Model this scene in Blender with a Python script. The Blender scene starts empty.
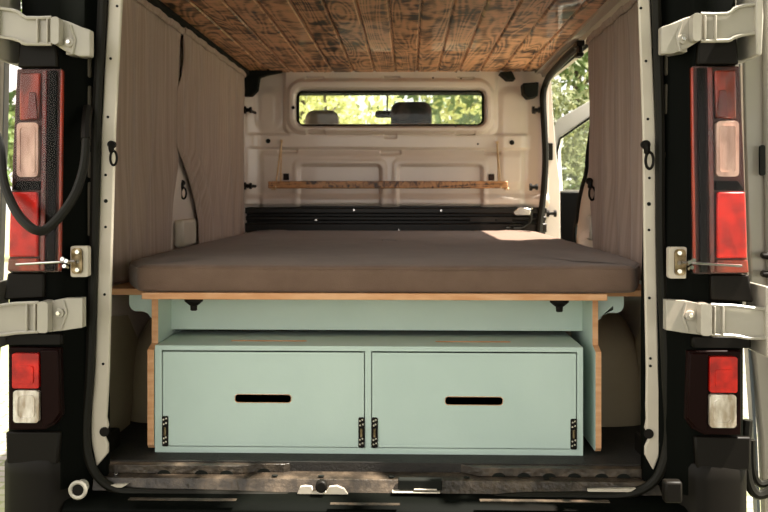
import bpy, math, random
from math import sin, cos, pi, radians as R, sqrt, tan
from mathutils import Vector, noise
from mathutils.geometry import tessellate_polygon
random.seed(7)
S = bpy.context.scene
COL = S.collection
EYE = 1.24
TH = math.atan(24/880.0)
FX, FY = -sin(TH), cos(TH)
RX, RY = cos(TH), sin(TH)
CEN = -0.072                       # centre line of the van

def P(px, py, d):
    """photo pixel -> point at distance d down the van (plane y = d)"""
    u = (px-384)/880.0; v = (195-py)/880.0
    dx, dy, dz = FX+u*RX, FY+u*RY, v
    t = d/dy
    return Vector((dx*t, d, EYE+dz*t))
def PX(px, d): return P(px, 195, d).x
def PZ(py, d, px=384): return P(px, py, d).z
def toPx(x, y, z):
    dep = x*FX+y*FY; u = (x*RX+y*RY)/dep; v = (z-EYE)/dep
    return 384+880*u, 195-880*v

# ------------------------------------------------------------------ materials
def mat(name, col, rough=0.6, metal=0.0, coat=0.0, spec=0.5):
    m = bpy.data.materials.new(name); m.use_nodes = True
    b = m.node_tree.nodes['Principled BSDF']
    b.inputs['Base Color'].default_value = (*col, 1)
    b.inputs['Roughness'].default_value = rough
    b.inputs['Metallic'].default_value = metal
    b.inputs['Coat Weight'].default_value = coat
    b.inputs['Specular IOR Level'].default_value = spec
    return m
class NT:
    def __init__(s, m): s.m = m; s.t = m.node_tree; s.b = s.t.nodes['Principled BSDF']
    def n(s, ty, **kw):
        x = s.t.nodes.new(ty)
        for k, v in kw.items():
            if k.startswith('_'): setattr(x, k[1:], v)
            else:
                x.inputs[k.replace('_', ' ')].default_value = v
        return x
    def l(s, a, ao, b, bi): s.t.links.new(a.outputs[ao], b.inputs[bi])
    def coord(s, scale=(1,1,1), kind='Object'):
        c = s.n('ShaderNodeTexCoord'); mp = s.n('ShaderNodeMapping'); mp.inputs['Scale'].default_value = scale
        s.l(c, kind, mp, 'Vector'); return mp
    def ramp(s, stops):
        r = s.n('ShaderNodeValToRGB'); e = r.color_ramp.elements
        e[0].position, e[0].color = stops[0][0], (*stops[0][1], 1)
        e[1].position, e[1].color = stops[-1][0], (*stops[-1][1], 1)
        for p, c in stops[1:-1]:
            k = e.new(p); k.color = (*c, 1)
        return r
def noisy(name, c1, c2, scale=(1,1,1), ns=8, rough=0.6, bump=0.0, bs=60, metal=0, coat=0, detail=4, lo=.35, hi=.65):
    m = mat(name, c1, rough, metal, coat); t = NT(m)
    mp = t.coord(scale); nz = t.n('ShaderNodeTexNoise', Scale=ns, Detail=detail)
    t.l(mp, 'Vector', nz, 'Vector')
    r = t.ramp([(lo, c1), (hi, c2)]); t.l(nz, 'Fac', r, 'Fac'); t.l(r, 'Color', t.b, 'Base Color')
    if bump:
        n2 = t.n('ShaderNodeTexNoise', Scale=bs, Detail=3); t.l(mp, 'Vector', n2, 'Vector')
        bp = t.n('ShaderNodeBump', Strength=bump, Distance=.01); t.l(n2, 'Fac', bp, 'Height'); t.l(bp, 'Normal', t.b, 'Normal')
    return m

M = {}
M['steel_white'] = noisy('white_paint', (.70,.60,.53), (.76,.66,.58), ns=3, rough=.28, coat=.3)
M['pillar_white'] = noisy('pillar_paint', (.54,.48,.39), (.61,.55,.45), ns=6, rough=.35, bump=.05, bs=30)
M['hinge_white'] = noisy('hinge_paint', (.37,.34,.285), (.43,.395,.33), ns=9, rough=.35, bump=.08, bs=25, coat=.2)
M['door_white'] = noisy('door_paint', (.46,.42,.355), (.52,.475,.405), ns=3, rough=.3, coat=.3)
M['mint'] = noisy('mint_paint', (.505,.635,.575), (.545,.675,.61), ns=4, rough=.55, bump=.03, bs=160)
M['ply'] = noisy('plywood_edge', (.62,.30,.13), (.74,.42,.22), scale=(1,1,6), ns=12, rough=.6)
M['black_plastic'] = mat('black_plastic', (.0065,.005,.0035), .5, spec=.15)
M['black_gloss'] = mat('black_gloss', (.012,.009,.006), .35, spec=.3)
M['black_body'] = mat('black_body', (.0015,.002,.0012), .6, spec=.05)
M['black_matt'] = mat('black_matt', (.006,.007,.005), .85, spec=.2)
M['rubber'] = mat('seal_rubber', (.009,.008,.005), .55, spec=.2)
M['sill'] = noisy('sill_plastic', (.028,.020,.013), (.115,.083,.055), ns=26, rough=.42, bump=.4, bs=70, lo=.42, hi=.78, detail=8)
M['floor'] = noisy('floor_mat', (.012,.010,.008), (.022,.018,.014), ns=20, rough=.7, bump=.3, bs=150)
M['arch'] = noisy('arch_lining', (.32,.26,.17), (.38,.31,.21), ns=5, rough=.5)
M['chrome'] = mat('chrome', (.75,.72,.68), .22, 1.0)
M['brass'] = noisy('brass_dark', (.10,.07,.03), (.35,.27,.16), ns=60, rough=.35, metal=.9)
M['red'] = noisy('red_lens', (.34,.004,.003), (.74,.016,.007), ns=28, rough=.3, coat=.05)
M['red_dark'] = noisy('red_dark', (.03,.003,.002), (.14,.008,.004), scale=(1,1,.4), ns=30, rough=.25, coat=.5)
M['amber'] = noisy('amber', (.10,.012,.004), (.38,.035,.010), scale=(1,1,.3), ns=26, rough=.3, coat=.4)
M['lamp_back'] = noisy('lamp_back', (.014,.004,.002), (.060,.010,.005), scale=(1,1,.15), ns=30, rough=.3, metal=.2)
M['pink'] = noisy('pale_reflector', (.36,.22,.17), (.80,.64,.55), scale=(1,1,.35), ns=20, rough=.2, coat=.8)
M['clear'] = noisy('clear_reflector', (.45,.36,.26), (.92,.86,.76), scale=(2,1,.8), ns=26, rough=.15, coat=.8)
M['light_trim'] = mat('light_trim', (.55,.49,.42), .35, .3)
M['seat_dark'] = noisy('seat_dark', (.006,.005,.005), (.06,.03,.02), ns=14, rough=.9, lo=.45, hi=.6)
M['seat_light'] = mat('seat_light', (.30,.22,.17), .9)
M['rope'] = noisy('rope', (.62,.42,.24), (.75,.55,.34), scale=(1,1,4), ns=60, rough=.9)
M['bark'] = noisy('bark', (.06,.045,.03), (.12,.09,.06), scale=(1,1,.2), ns=20, rough=.9, bump=.5, bs=30)
M['blue_grey'] = mat('blue_grey_reflection', (.19,.225,.25), .4, coat=.1)  # bluish tone standing in for a reflection on the door edge
M['windscreen_trim'] = mat('cab_trim', (.03,.03,.028), .8)

M['red_black'] = mat('red_black_pane', (.008,.0015,.001), .45, spec=.08)
M['cover'] = mat('cover_plate', (.085,.072,.052), .6, spec=.2)
M['door_frame_white'] = mat('door_frame_white', (.85,.80,.74), .3)
def glass(name, tint, refl=.12, rough=.04):
    m = bpy.data.materials.new(name); m.use_nodes = True; t = m.node_tree
    for n in list(t.nodes): t.nodes.remove(n)
    o = t.nodes.new('ShaderNodeOutputMaterial'); a = t.nodes.new('ShaderNodeBsdfTransparent'); g = t.nodes.new('ShaderNodeBsdfGlossy')
    a.inputs['Color'].default_value = (*tint, 1); g.inputs['Roughness'].default_value = rough
    mx = t.nodes.new('ShaderNodeMixShader'); fr = t.nodes.new('ShaderNodeLayerWeight'); fr.inputs['Blend'].default_value = .2; mr_ = t.nodes.new('ShaderNodeMapRange'); mr_.inputs['To Min'].default_value = min(.03, refl*.5); mr_.inputs['To Max'].default_value = refl*3
    t.links.new(fr.outputs['Facing'], mr_.inputs[0]); t.links.new(mr_.outputs[0], mx.inputs[0]); t.links.new(a.outputs[0], mx.inputs[1]); t.links.new(g.outputs[0], mx.inputs[2])
    t.links.new(mx.outputs[0], o.inputs[0]); return m
M['glass'] = glass('window_glass', (.95,.97,.94), .03)
M['lens'] = glass('lamp_lens', (.99,.94,.92), .012, .12)

def fabric(name, c1, c2, scale, ns, bump, weave=400, rough=.95, sheen=.2):
    m = mat(name, c1, rough, spec=.15); t = NT(m)
    t.b.inputs['Sheen Weight'].default_value = sheen
    mp = t.coord(scale); nz = t.n('ShaderNodeTexNoise', Scale=ns, Detail=6, Roughness=.6); t.l(mp, 'Vector', nz, 'Vector')
    r = t.ramp([(.3, c1), (.7, c2)]); t.l(nz, 'Fac', r, 'Fac'); t.l(r, 'Color', t.b, 'Base Color')
    mp2 = t.coord((1,1,1)); n2 = t.n('ShaderNodeTexNoise', Scale=weave, Detail=2); t.l(mp2, 'Vector', n2, 'Vector')
    n3 = t.n('ShaderNodeTexNoise', Scale=7, Detail=4); t.l(mp2, 'Vector', n3, 'Vector')
    ad = t.n('ShaderNodeMath', _operation='MULTIPLY_ADD'); t.l(n3, 'Fac', ad, 0); ad.inputs[1].default_value = 3; t.l(n2, 'Fac', ad, 2)
    bp = t.n('ShaderNodeBump', Strength=bump, Distance=.006); t.l(ad, 'Value', bp, 'Height'); t.l(bp, 'Normal', t.b, 'Normal')
    return m
M['curtain'] = fabric('linen', (.30,.213,.172), (.455,.345,.283), (1,14,.35), 5, .25)
M['mattress'] = fabric('mattress_cloth', (.148,.094,.068), (.19,.123,.09), (1,1,1), 9, .35)

def charred(name, board_axis='Y', w=.109, x0=0.0, fs=1.0, light=(.64,.34,.18), mid=(.24,.105,.045), dark=(.018,.010,.006)):
    m = mat(name, mid, .5, coat=.15); t = NT(m)
    c = t.n('ShaderNodeTexCoord')
    sep = t.n('ShaderNodeSeparateXYZ'); t.l(c, 'Object', sep, 'Vector')
    along, across = ('Y', 'X') if board_axis == 'Y' else ('X', 'Z')
    a = t.n('ShaderNodeMath', _operation='SUBTRACT'); t.l(sep, across, a, 0); a.inputs[1].default_value = x0
    b = t.n('ShaderNodeMath', _operation='DIVIDE'); t.l(a, 0, b, 0); b.inputs[1].default_value = w
    fl = t.n('ShaderNodeMath', _operation='FLOOR'); t.l(b, 0, fl, 0)
    wn = t.n('ShaderNodeTexWhiteNoise', _noise_dimensions='1D'); t.l(fl, 0, wn, 'W')
    off = t.n('ShaderNodeMath', _operation='MULTIPLY_ADD'); t.l(wn, 'Value', off, 0); off.inputs[1].default_value = 37; t.l(sep, along, off, 2)
    def vec(sx, sy, sz=1):
        ax = t.n('ShaderNodeMath', _operation='MULTIPLY'); t.l(sep, across, ax, 0); ax.inputs[1].default_value = sx
        ay = t.n('ShaderNodeMath', _operation='MULTIPLY'); t.l(off, 0, ay, 0); ay.inputs[1].default_value = sy
        cb = t.n('ShaderNodeCombineXYZ'); t.l(ax, 0, cb, 'X'); t.l(ay, 0, cb, 'Y'); return cb
    v1 = vec(1, .10)
    # growth-ring figure: warped bands stretched along the board
    n0 = t.n('ShaderNodeTexNoise', Scale=7, Detail=1, Distortion=.9); t.l(v1, 0, n0, 'Vector')
    mu = t.n('ShaderNodeMath', _operation='MULTIPLY'); t.l(n0, 'Fac', mu, 0); mu.inputs[1].default_value = 95
    sn = t.n('ShaderNodeMath', _operation='SINE'); t.l(mu, 0, sn, 0)
    ma = t.n('ShaderNodeMapRange'); t.l(sn, 0, ma, 'Value'); ma.inputs['From Min'].default_value = -1; ma.inputs['From Max'].default_value = 1
    # scorch patches, broken across the board
    v2 = vec(.75, 1.0)
    n1 = t.n('ShaderNodeTexNoise', Scale=13*fs, Detail=5, Roughness=.6, Distortion=.9); t.l(v2, 0, n1, 'Vector')
    v3 = vec(1.0, .3)
    n2 = t.n('ShaderNodeTexNoise', Scale=7, Detail=3); t.l(v3, 0, n2, 'Vector')
    s1 = t.n('ShaderNodeMath', _operation='MULTIPLY_ADD'); t.l(ma, 0, s1, 0); s1.inputs[1].default_value = .17; t.l(n1, 'Fac', s1, 2)
    s2 = t.n('ShaderNodeMath', _operation='MULTIPLY_ADD'); t.l(n2, 'Fac', s2, 0); s2.inputs[1].default_value = .45; t.l(s1, 0, s2, 2)
    s3 = t.n('ShaderNodeMath', _operation='MULTIPLY_ADD'); t.l(wn, 'Value', s3, 0); s3.inputs[1].default_value = .08; t.l(s2, 0, s3, 2)
    r = t.ramp([(.65, dark), (.755, mid), (.87, light), (1.0, tuple(min(1, k*1.3) for k in light))])
    t.l(s3, 0, r, 'Fac')
    fr_ = t.n('ShaderNodeMath', _operation='FRACT'); t.l(b, 0, fr_, 0)
    cm = t.n('ShaderNodeMath', _operation='COMPARE'); t.l(fr_, 0, cm, 0); cm.inputs[1].default_value = .945; cm.inputs[2].default_value = .022
    ml = t.n('ShaderNodeMix', _data_type='RGBA'); t.l(cm, 0, ml, 0); t.l(r, 'Color', ml, 6); ml.inputs[7].default_value = (*[k*.8 for k in light], 1); t.l(ml, 2, t.b, 'Base Color')
    bp = t.n('ShaderNodeBump', Strength=.3, Distance=.004); t.l(s1, 0, bp, 'Height'); t.l(bp, 'Normal', t.b, 'Normal')
    return m
PLW = .109; PLX0 = -.825
M['wood'] = charred('charred_pine', 'Y', PLW, PLX0)
M['shelf_wood'] = charred('charred_shelf', 'X', .4, 0, 2.6, light=(.40,.19,.07), mid=(.10,.042,.018))

def leafmat(name, c1, c2):
    m = noisy(name, c1, c2, ns=2.2, rough=.6); t = NT(m)
    t.b.inputs['Transmission Weight'].default_value = 0
    tr = t.n('ShaderNodeBsdfTranslucent'); tr.inputs['Color'].default_value = (*c2, 1)
    mx = t.n('ShaderNodeMixShader'); mx.inputs[0].default_value = .45
    out = [n for n in t.t.nodes if n.type == 'OUTPUT_MATERIAL'][0]
    t.l(t.b, 'BSDF', mx, 1); t.l(tr, 'BSDF', mx, 2); t.l(mx, 'Shader', out, 'Surface')
    return m
M['leaf_a'] = leafmat('leaf_green', (.07,.14,.045), (.20,.27,.09))
M['leaf_b'] = leafmat('leaf_yellow', (.40,.44,.18), (.72,.70,.36))
M['leaf_d'] = leafmat('leaf_olive', (.09,.12,.04), (.24,.25,.11))
M['leaf_c'] = leafmat('leaf_dark', (.05,.12,.04), (.14,.24,.08))

# ------------------------------------------------------------------ mesh building
class MB:
    def __init__(s): s.v = []; s.f = []
    def add(s, vs, fs):
        o = len(s.v); s.v += [tuple(v) for v in vs]; s.f += [tuple(i+o for i in f) for f in fs]; return s
    def box(s, x0, x1, y0, y1, z0, z1):
        vs = [(x, y, z) for x in (x0, x1) for y in (y0, y1) for z in (z0, z1)]
        return s.add(vs, [(0,1,3,2),(4,6,7,5),(0,4,5,1),(2,3,7,6),(0,2,6,4),(1,5,7,3)])
    def pbox(s, a, b, d0, d1, side=0):
        """pixel rectangle a..b on plane d0, extruded straight back to d1"""
        p, q = P(a[0], a[1], d0), P(b[0], b[1], d0)
        x0, x1 = mx(p.x, side), mx(q.x, side)
        return s.box(min(x0,x1), max(x0,x1), d0, d1, min(p.z,q.z), max(p.z,q.z))
    def plate(s, outer, holes=(), t0=0, t1=.02, axis='Y'):
        """2-D outline (with holes) extruded between t0 and t1 along axis"""
        loops = [list(outer)]+[list(h) for h in holes]
        tri = tessellate_polygon([[Vector((a, b, 0)) for a, b in l] for l in loops])
        def p3(a, b, t):
            return {'Y': (a, t, b), 'X': (t, a, b), 'Z': (a, b, t)}[axis]
        flat = [p for l in loops for p in l]; n = len(flat)
        vs = [p3(a, b, t0) for a, b in flat]+[p3(a, b, t1) for a, b in flat]
        fs = [tuple(t) for t in tri]+[tuple(i+n for i in reversed(t)) for t in tri]
        k = 0
        for l in loops:
            m = len(l)
            for i in range(m):
                a, b = k+i, k+(i+1) % m
                fs.append((a, b, b+n, a+n))
            k += m
        return s.add(vs, fs)
    def tube(s, pts, r, seg=8, closed=False, sy=1.0, smooth=4, cap=True):
        pts = [Vector(p) for p in pts]
        if smooth > 1 and len(pts) > 2: pts = catmull(pts, smooth, closed)
        n = len(pts); vs = []; up = None
        rr = r if callable(r) else (lambda t: r)
        for i, p in enumerate(pts):
            if closed: d = pts[(i+1) % n]-pts[i-1]
            else: d = pts[min(i+1, n-1)]-pts[max(i-1, 0)]
            d.normalize()
            if up is None: up = d.orthogonal().normalized()
            up = (up-d*up.dot(d)); up = up.normalized() if up.length > 1e-6 else d.orthogonal().normalized()
            sd = d.cross(up)
            for k in range(seg):
                a = 2*pi*k/seg; q = rr(i/max(1, n-1))
                vs.append(p+up*cos(a)*q+sd*sin(a)*q*sy)
        fs = []
        for i in range(n if closed else n-1):
            j = (i+1) % n
            for k in range(seg):
                fs.append((i*seg+k, i*seg+(k+1) % seg, j*seg+(k+1) % seg, j*seg+k))
        if not closed and cap:
            fs.append(tuple(reversed(range(seg)))); fs.append(tuple((n-1)*seg+k for k in range(seg)))
        return s.add(vs, fs)
    def disc(s, c, r, t, axis='Y', seg=14, r2=None):
        r2 = r if r2 is None else r2
        c = Vector(c); vs = []
        for rad, off in ((r, 0), (r2, t)):
            for k in range(seg):
                a = 2*pi*k/seg; u, w = cos(a)*rad, sin(a)*rad
                vs.append(c+{'Y': Vector((u, off, w)), 'X': Vector((off, u, w)), 'Z': Vector((u, w, off))}[axis])
        fs = [tuple(range(seg)), tuple(reversed(range(seg, 2*seg)))]+[(k, (k+1) % seg, seg+(k+1) % seg, seg+k) for k in range(seg)]
        return s.add(vs, fs)
    def loft(s, rings, cap=True, closed=True):
        n = len(rings[0]); vs = [v for r in rings for v in r]; fs = []
        for i in range(len(rings)-1):
            for k in range(n if closed else n-1):
                fs.append((i*n+k, i*n+(k+1) % n, (i+1)*n+(k+1) % n, (i+1)*n+k))
        if cap:
            fs.append(tuple(reversed(range(n)))); fs.append(tuple((len(rings)-1)*n+k for k in range(n)))
        return s.add(vs, fs)
    def build(s, name, m, parent=None, bevel=0, smooth=True, origin=None, bseg=2, angle=35):
        me = bpy.data.meshes.new(name); me.from_pydata(s.v, [], s.f); me.validate(); 
        import bmesh
        bm = bmesh.new(); bm.from_mesh(me); bmesh.ops.recalc_face_normals(bm, faces=bm.faces)
        o3 = Vector((0,0,0))
        bm.to_mesh(me); bm.free()
        ms = m if isinstance(m, (list, tuple)) else [m]
        for k in ms: me.materials.append(M[k])
        o = bpy.data.objects.new(name, me); COL.objects.link(o)
        if smooth:
            for p in me.polygons: p.use_smooth = True
            me.set_sharp_from_angle(angle=R(angle))
        if bevel:
            b = o.modifiers.new('Bevel', 'BEVEL'); b.width = bevel; b.segments = bseg; b.limit_method = 'ANGLE'; b.angle_limit = R(40)
        if parent is not None:
            o.parent = parent
            o.matrix_parent_inverse = parent.matrix_world.inverted() if parent.type != 'EMPTY' else o.matrix_parent_inverse
            if parent.type == 'EMPTY': 
                o.location = tuple(-c for c in parent.location)
        return o
def catmull(pts, k, closed):
    n = len(pts); out = []
    for i in range(n if closed else n-1):
        if closed: a, b, c, d = pts[i-1], pts[i], pts[(i+1) % n], pts[(i+2) % n]
        else: a, b, c, d = pts[max(i-1,0)], pts[i], pts[i+1], pts[min(i+2,n-1)]
        for j in range(k):
            t = j/k
            out.append(.5*((2*b)+(c-a)*t+(2*a-5*b+4*c-d)*t*t+(3*b-3*c+d-a)*t**3))
    if not closed: out.append(pts[-1])
    return out
MC = [CEN]
def mx(x, side):                       # mirror about the van's centre line
    return 2*MC[0]-x if side else x
def rrect(x0, z0, x1, z1, r, n=5):
    pts = []
    for cx, cz, a0 in ((x1-r, z1-r, 0), (x0+r, z1-r, 90), (x0+r, z0+r, 180), (x1-r, z0+r, 270)):
        for i in range(n+1):
            a = R(a0+90*i/n); pts.append((cx+r*cos(a), cz+r*sin(a)))
    return pts
def prr(a, b, d, r, side=0, n=5):       # rounded rectangle from two pixels on plane d
    p, q = P(*a, d), P(*b, d); x0, x1 = sorted((mx(p.x, side), mx(q.x, side))); z0, z1 = sorted((p.z, q.z))
    return rrect(x0, z0, x1, z1, r, n)
def ppoly(pts, d, side=0):
    o = [P(a, b, d) for a, b in pts]; return [(mx(p.x, side), p.z) for p in o]
def empty(name, label, cat, loc=(0,0,0), group=None):
    o = bpy.data.objects.new(name, None); COL.objects.link(o); o.location = loc; o.empty_display_size = .1
    o['label'] = label; o['category'] = cat
    if group: o['group'] = group
    return o
def tag(o, label, cat, group=None):
    o['label'] = label; o['category'] = cat
    if group: o['group'] = group
    return o
def struct(o, label=None):
    o['kind'] = 'structure'
    if label: o['label'] = label
    return o
def sstep(a, b, x):
    t = max(0, min(1, (x-a)/(b-a))); return t*t*(3-2*t)

ZF = PZ(454, 2.335)                    # cargo floor height
ZC = EYE+.640                          # ceiling underside
DO = 2.20                              # rear opening plane
DB = 4.60                              # bulkhead plane
XL, XR = -.846, .722                   # inner faces of the side walls

# ------------------------------------------------------------------ ground
g = MB(); g.box(-40, 40, -12, 60, -.05, 0)
m = mat('paving', (.4,.36,.3), .8); t = NT(m); mp = t.coord((1,1,1))
bk = t.n('ShaderNodeTexBrick', Scale=3.2, Color1=(.30,.27,.24,1), Color2=(.24,.215,.19,1), Mortar=(.16,.17,.08,1))
bk.inputs['Mortar Size'].default_value = .03; t.l(mp, 'Vector', bk, 'Vector')
nz = t.n('ShaderNodeTexNoise', Scale=.35, Detail=5); t.l(mp, 'Vector', nz, 'Vector')
r = t.ramp([(.5, (0,0,0)), (.58, (1,1,1))]); t.l(nz, 'Fac', r, 'Fac')
mi = t.n('ShaderNodeMix', _data_type='RGBA'); t.l(r, 'Color', mi, 0); t.l(bk, 'Color', mi, 6); mi.inputs[7].default_value = (.30,.33,.14,1)
t.l(mi, 2, t.b, 'Base Color'); M['paving'] = m
struct(g.build('ground', 'paving'))

# ------------------------------------------------------------------ van shell
b = MB(); b.box(-.93, .79, DO+.06, 6.2, ZF-.06, ZF); struct(b.build('floor', 'floor'), 'dark floor of the van')

# ceiling of scorched boards
b = MB(); c = .006
x = PLX0
while x < .70:
    x0, x1 = x+.001, min(x+PLW-.001, .70); y0, y1 = DO+.03, DB-.02
    z0, z1 = ZC, ZC+.014
    prof = [(x0+c, z0), (x1-c-.004, z0), (x1-c, z0+c), (x1, z0+c), (x1, z1), (x0, z1), (x0, z0+c)]
    b.plate(prof, (), y0, y1)
    x += PLW
struct(b.build('ceiling', 'wood', smooth=False), 'van ceiling of scorched brown pine boards')
# roof skin over everything
b = MB(); b.box(-.96, .79, DO-.02, 6.1, ZC+.05, ZC+.09)
b.box(-.93, .79, DO-.02, DO+.05, ZC+.02, ZC+.05)
struct(b.build('trim_1', 'black_body'), 'roof skin of the van')

# side walls
b = MB(); b.box(-.93, XL, DO+.02, 4.75, ZF-.2, ZC+.05)
struct(b.build('wall_left', 'steel_white'), 'white steel left wall of the van')
b = MB()
out = [(DO+.02, ZF-.2), (4.78, ZF-.2), (4.78, ZC+.05), (DO+.02, ZC+.05)]
ZT = EYE+.60
hole = [(3.70, ZF+.02), (4.74, ZF+.02), (4.74, ZT-.05), (4.70, ZT-.005), (4.65, ZT), (3.46, ZT), (3.36, ZT-.03), (3.31, ZT-.12)]
for px_, py_ in ((589.5,150), (588,170), (584,185), (580.5,200), (578,220), (576,240)):
    # point on the plane x = XR seen at that pixel
    u = (px_-384)/880; dx, dy = FX+u*RX, FY+u*RY; tt = XR/dx
    hole.append((dy*tt, EYE+(195-py_)/880*tt))
b.plate(out, [hole], XR, XR+.03, axis='X')
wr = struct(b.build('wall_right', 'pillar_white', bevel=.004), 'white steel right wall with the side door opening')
s = MB(); pts = [(XR-.004, a, z) for a, z in hole]; s.tube(pts, .010, closed=True, smooth=3)
s.build('door_seal', 'black_matt', wr)
# left: black strip painted for the unlit roof cavity; right: pale roof rail
b = MB(); b.plate([(XL, ZC-.045), (XL+.035, ZC-.02), (PLX0+.006, ZC+.012), (PLX0+.006, ZC+.05), (XL, ZC+.05)], (), DO+.06, DB-.03)
struct(b.build('trim_2', 'black_matt'), 'black strip standing in for the unlit roof cavity above the left curtains')
b = MB(); b.plate([(.655, ZC-.012), (.685, ZC-.014), (.69, ZC-.034), (.715, ZC-.038), (XR, ZC-.02), (XR, ZC+.05), (.655, ZC+.05)], (), DO+.06, DB-.03)
struct(b.build('trim_3', 'light_trim'), 'pale metal roof rail above the side door')

# ------------------------------------------------------------------ bulkhead (wall_front)
def sd_rr(x, y, x0, y0, x1, y1, r):
    cx, cy = (x0+x1)/2, (y0+y1)/2
    qx, qy = abs(x-cx)-(x1-x0)/2+r, abs(y-cy)-(y1-y0)/2+r
    return min(max(qx, qy), 0)+math.hypot(max(qx, 0), max(qy, 0))-r
def bump_rr(x, y, q, r, soft): return 1-sstep(-soft, soft, sd_rr(x, y, *q, r))
WIN = (298, 92, 482.5, 124.5)
def bulk_h(x, y):
    h = 0
    h += .022*bump_rr(x, y, (285, 60, 496, 134), 7, 2.2)
    h += .030*bump_rr(x, y, (289, 81, 492, 133), 15, 2.4)
    h -= .040*bump_rr(x, y, (296, 89.5, 485, 127), 9, 2.0)
    yy = y-(x-390)*.004
    h += .016*(sstep(133, 136.5, yy)-sstep(147, 150, yy))*sstep(247, 256, x)*(1-sstep(520, 532, x))
    h += .012*(sstep(150, 158, yy))*bump_rr(x, y, (262, 130, 522, 215), 8, 3)
    for q in ((299, 165, 381, 215), (398, 165, 482, 215)):
        h += .004*bump_rr(x, y, (q[0]-5, q[1]-5, q[2]+5, q[3]), 6, 2)
        h -= .022*bump_rr(x, y, q, 5, 2)
    for q in ((307,130.5,326,134.5), (384,134,397,138.5), (380,150.5,401,154.5), (278,149,297.5,153), (455,131.5,475,135.5), (484,151,500,155), (306,77,324,81), (383,76.5,400,80), (456,77.5,474,81)):
        h -= .014*bump_rr(x, y, q, 1.5, .8)
    h += .022*(sstep(193, 200, y))*(1-sstep(203, 207, y))
    h += .05*(1-sstep(245, 262, x)) + .05*sstep(520, 543, x)      # edges turn towards the back of the van
    h += .030*bump_rr(x, y, (500, 90, 524, 186), 9, 5)*.5
    h += .030*bump_rr(x, y, (258, 90, 278, 128), 9, 5)*.5
    return h
x0b, x1b = -.872, .722; z1b, z0b = ZC+.05, PZ(207, DB)
NX, NZ = 460, 210
vs = []; keep = {}
for j in range(NZ+1):
    z = z0b+(z1b-z0b)*j/NZ
    for i in range(NX+1):
        x = x0b+(x1b-x0b)*i/NX
        px_, py_ = toPx(x, DB, z)
        vs.append((x, DB-bulk_h(px_, py_), z))
        keep[(i, j)] = sd_rr(px_, py_, *WIN, 6) > -.6
fs = []
for j in range(NZ):
    for i in range(NX):
        if keep[(i,j)] and keep[(i+1,j)] and keep[(i,j+1)] and keep[(i+1,j+1)]:
            a = j*(NX+1)+i; fs.append((a, a+1, a+NX+2, a+NX+1))
b = MB(); b.add(vs, fs); wf = b.build('wall_front', 'steel_white'); struct(wf, 'white pressed steel bulkhead')
so = wf.modifiers.new('Solidify', 'SOLIDIFY'); so.thickness = .004; so.offset = 0
def bh(px_, py_): return DB-bulk_h(px_, py_)
# small black plugs, notches and clips
for (a, c_, r_) in ((293,107.5,.008), (324.6,126.5,.007), (325,71,.007), (268,141,.012), (455.5,127.5,.007), (456,71,.007), (512,142.5,.012), (461,79,.005), (433,78,.005), (283,187,.006), (478,144,.005)):
    s = MB(); d = bh(a, c_)-.006; p = P(a, c_, d); s.disc(p, r_, .006, r2=r_*1.1); s.build('plug', 'black_plastic', wf)
for (a, c_) in ((310,69), (372,67.5), (409,67.5), (472.5,70)):
    s = MB(); s.pbox((a-7, c_-1.6), (a+7, c_+1.6), bh(a, c_)-.006, bh(a, c_)); s.build('notch', 'black_matt', wf, bevel=.002)
for (a, c_) in ((286,176.5), (491.6,177)):
    s = MB(); s.pbox((a-2.8, c_-3), (a+2.8, c_+3.5), bh(a, c_)-.012, bh(a, c_)); s.build('bracket', 'seat_dark', wf, bevel=.002)
for (a, c_, dd) in ((246,110,4.40), (246,186,4.40), (534.5,110,4.42), (532,187,4.42)):
    s = MB(); p = P(a, c_, dd); s.disc(p, .010, .02, axis='X'); s.disc(p+Vector((-.012,0,0)), .019, .012, axis='X'); s.disc(p+Vector((.018,0,0)), .016, .01, axis='X')
    s.tube([p+Vector((.01,0,0)), Vector((p.x+.02, bh(a,c_), p.z))], .008)
    s.build('rubber_stop', 'black_plastic', wf)
# black corner piece top left
s = MB(); s.plate(ppoly([(243,60),(283,65),(281,71.5),(266,74.5),(259,77),(257,90),(251,96),(243,96)], 4.50), (), 4.50, 4.56)
s.build('corner_seal', 'black_matt', wf, bevel=.006)
s = MB(); s.plate(ppoly([(500,72),(512,71),(516,79),(508,79)], 4.45), (), 4.45, 4.56); s.plate(ppoly([(523,83),(539,82),(538,96),(529,98),(524,93)], 4.45), (), 4.45, 4.56)
s.build('corner_seal', 'black_matt', wf, bevel=.004)

# bulkhead window
b = MB(); op = prr((296.8,91.0), (484.0,125.8), DB-.03, .030); ip = prr((298.6,92.6), (482.1,124.0), DB-.03, .026)
b.plate(op, [ip], DB-.028, DB+.004)
w1 = struct(b.build('window_1', 'black_matt', bevel=.003), 'bulkhead window looking into the cab')
b = MB(); b.plate(prr((297,91.2), (483.5,125.2), DB-.03, .03), (), DB-.012, DB-.008); b.build('pane', 'glass', w1)

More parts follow.
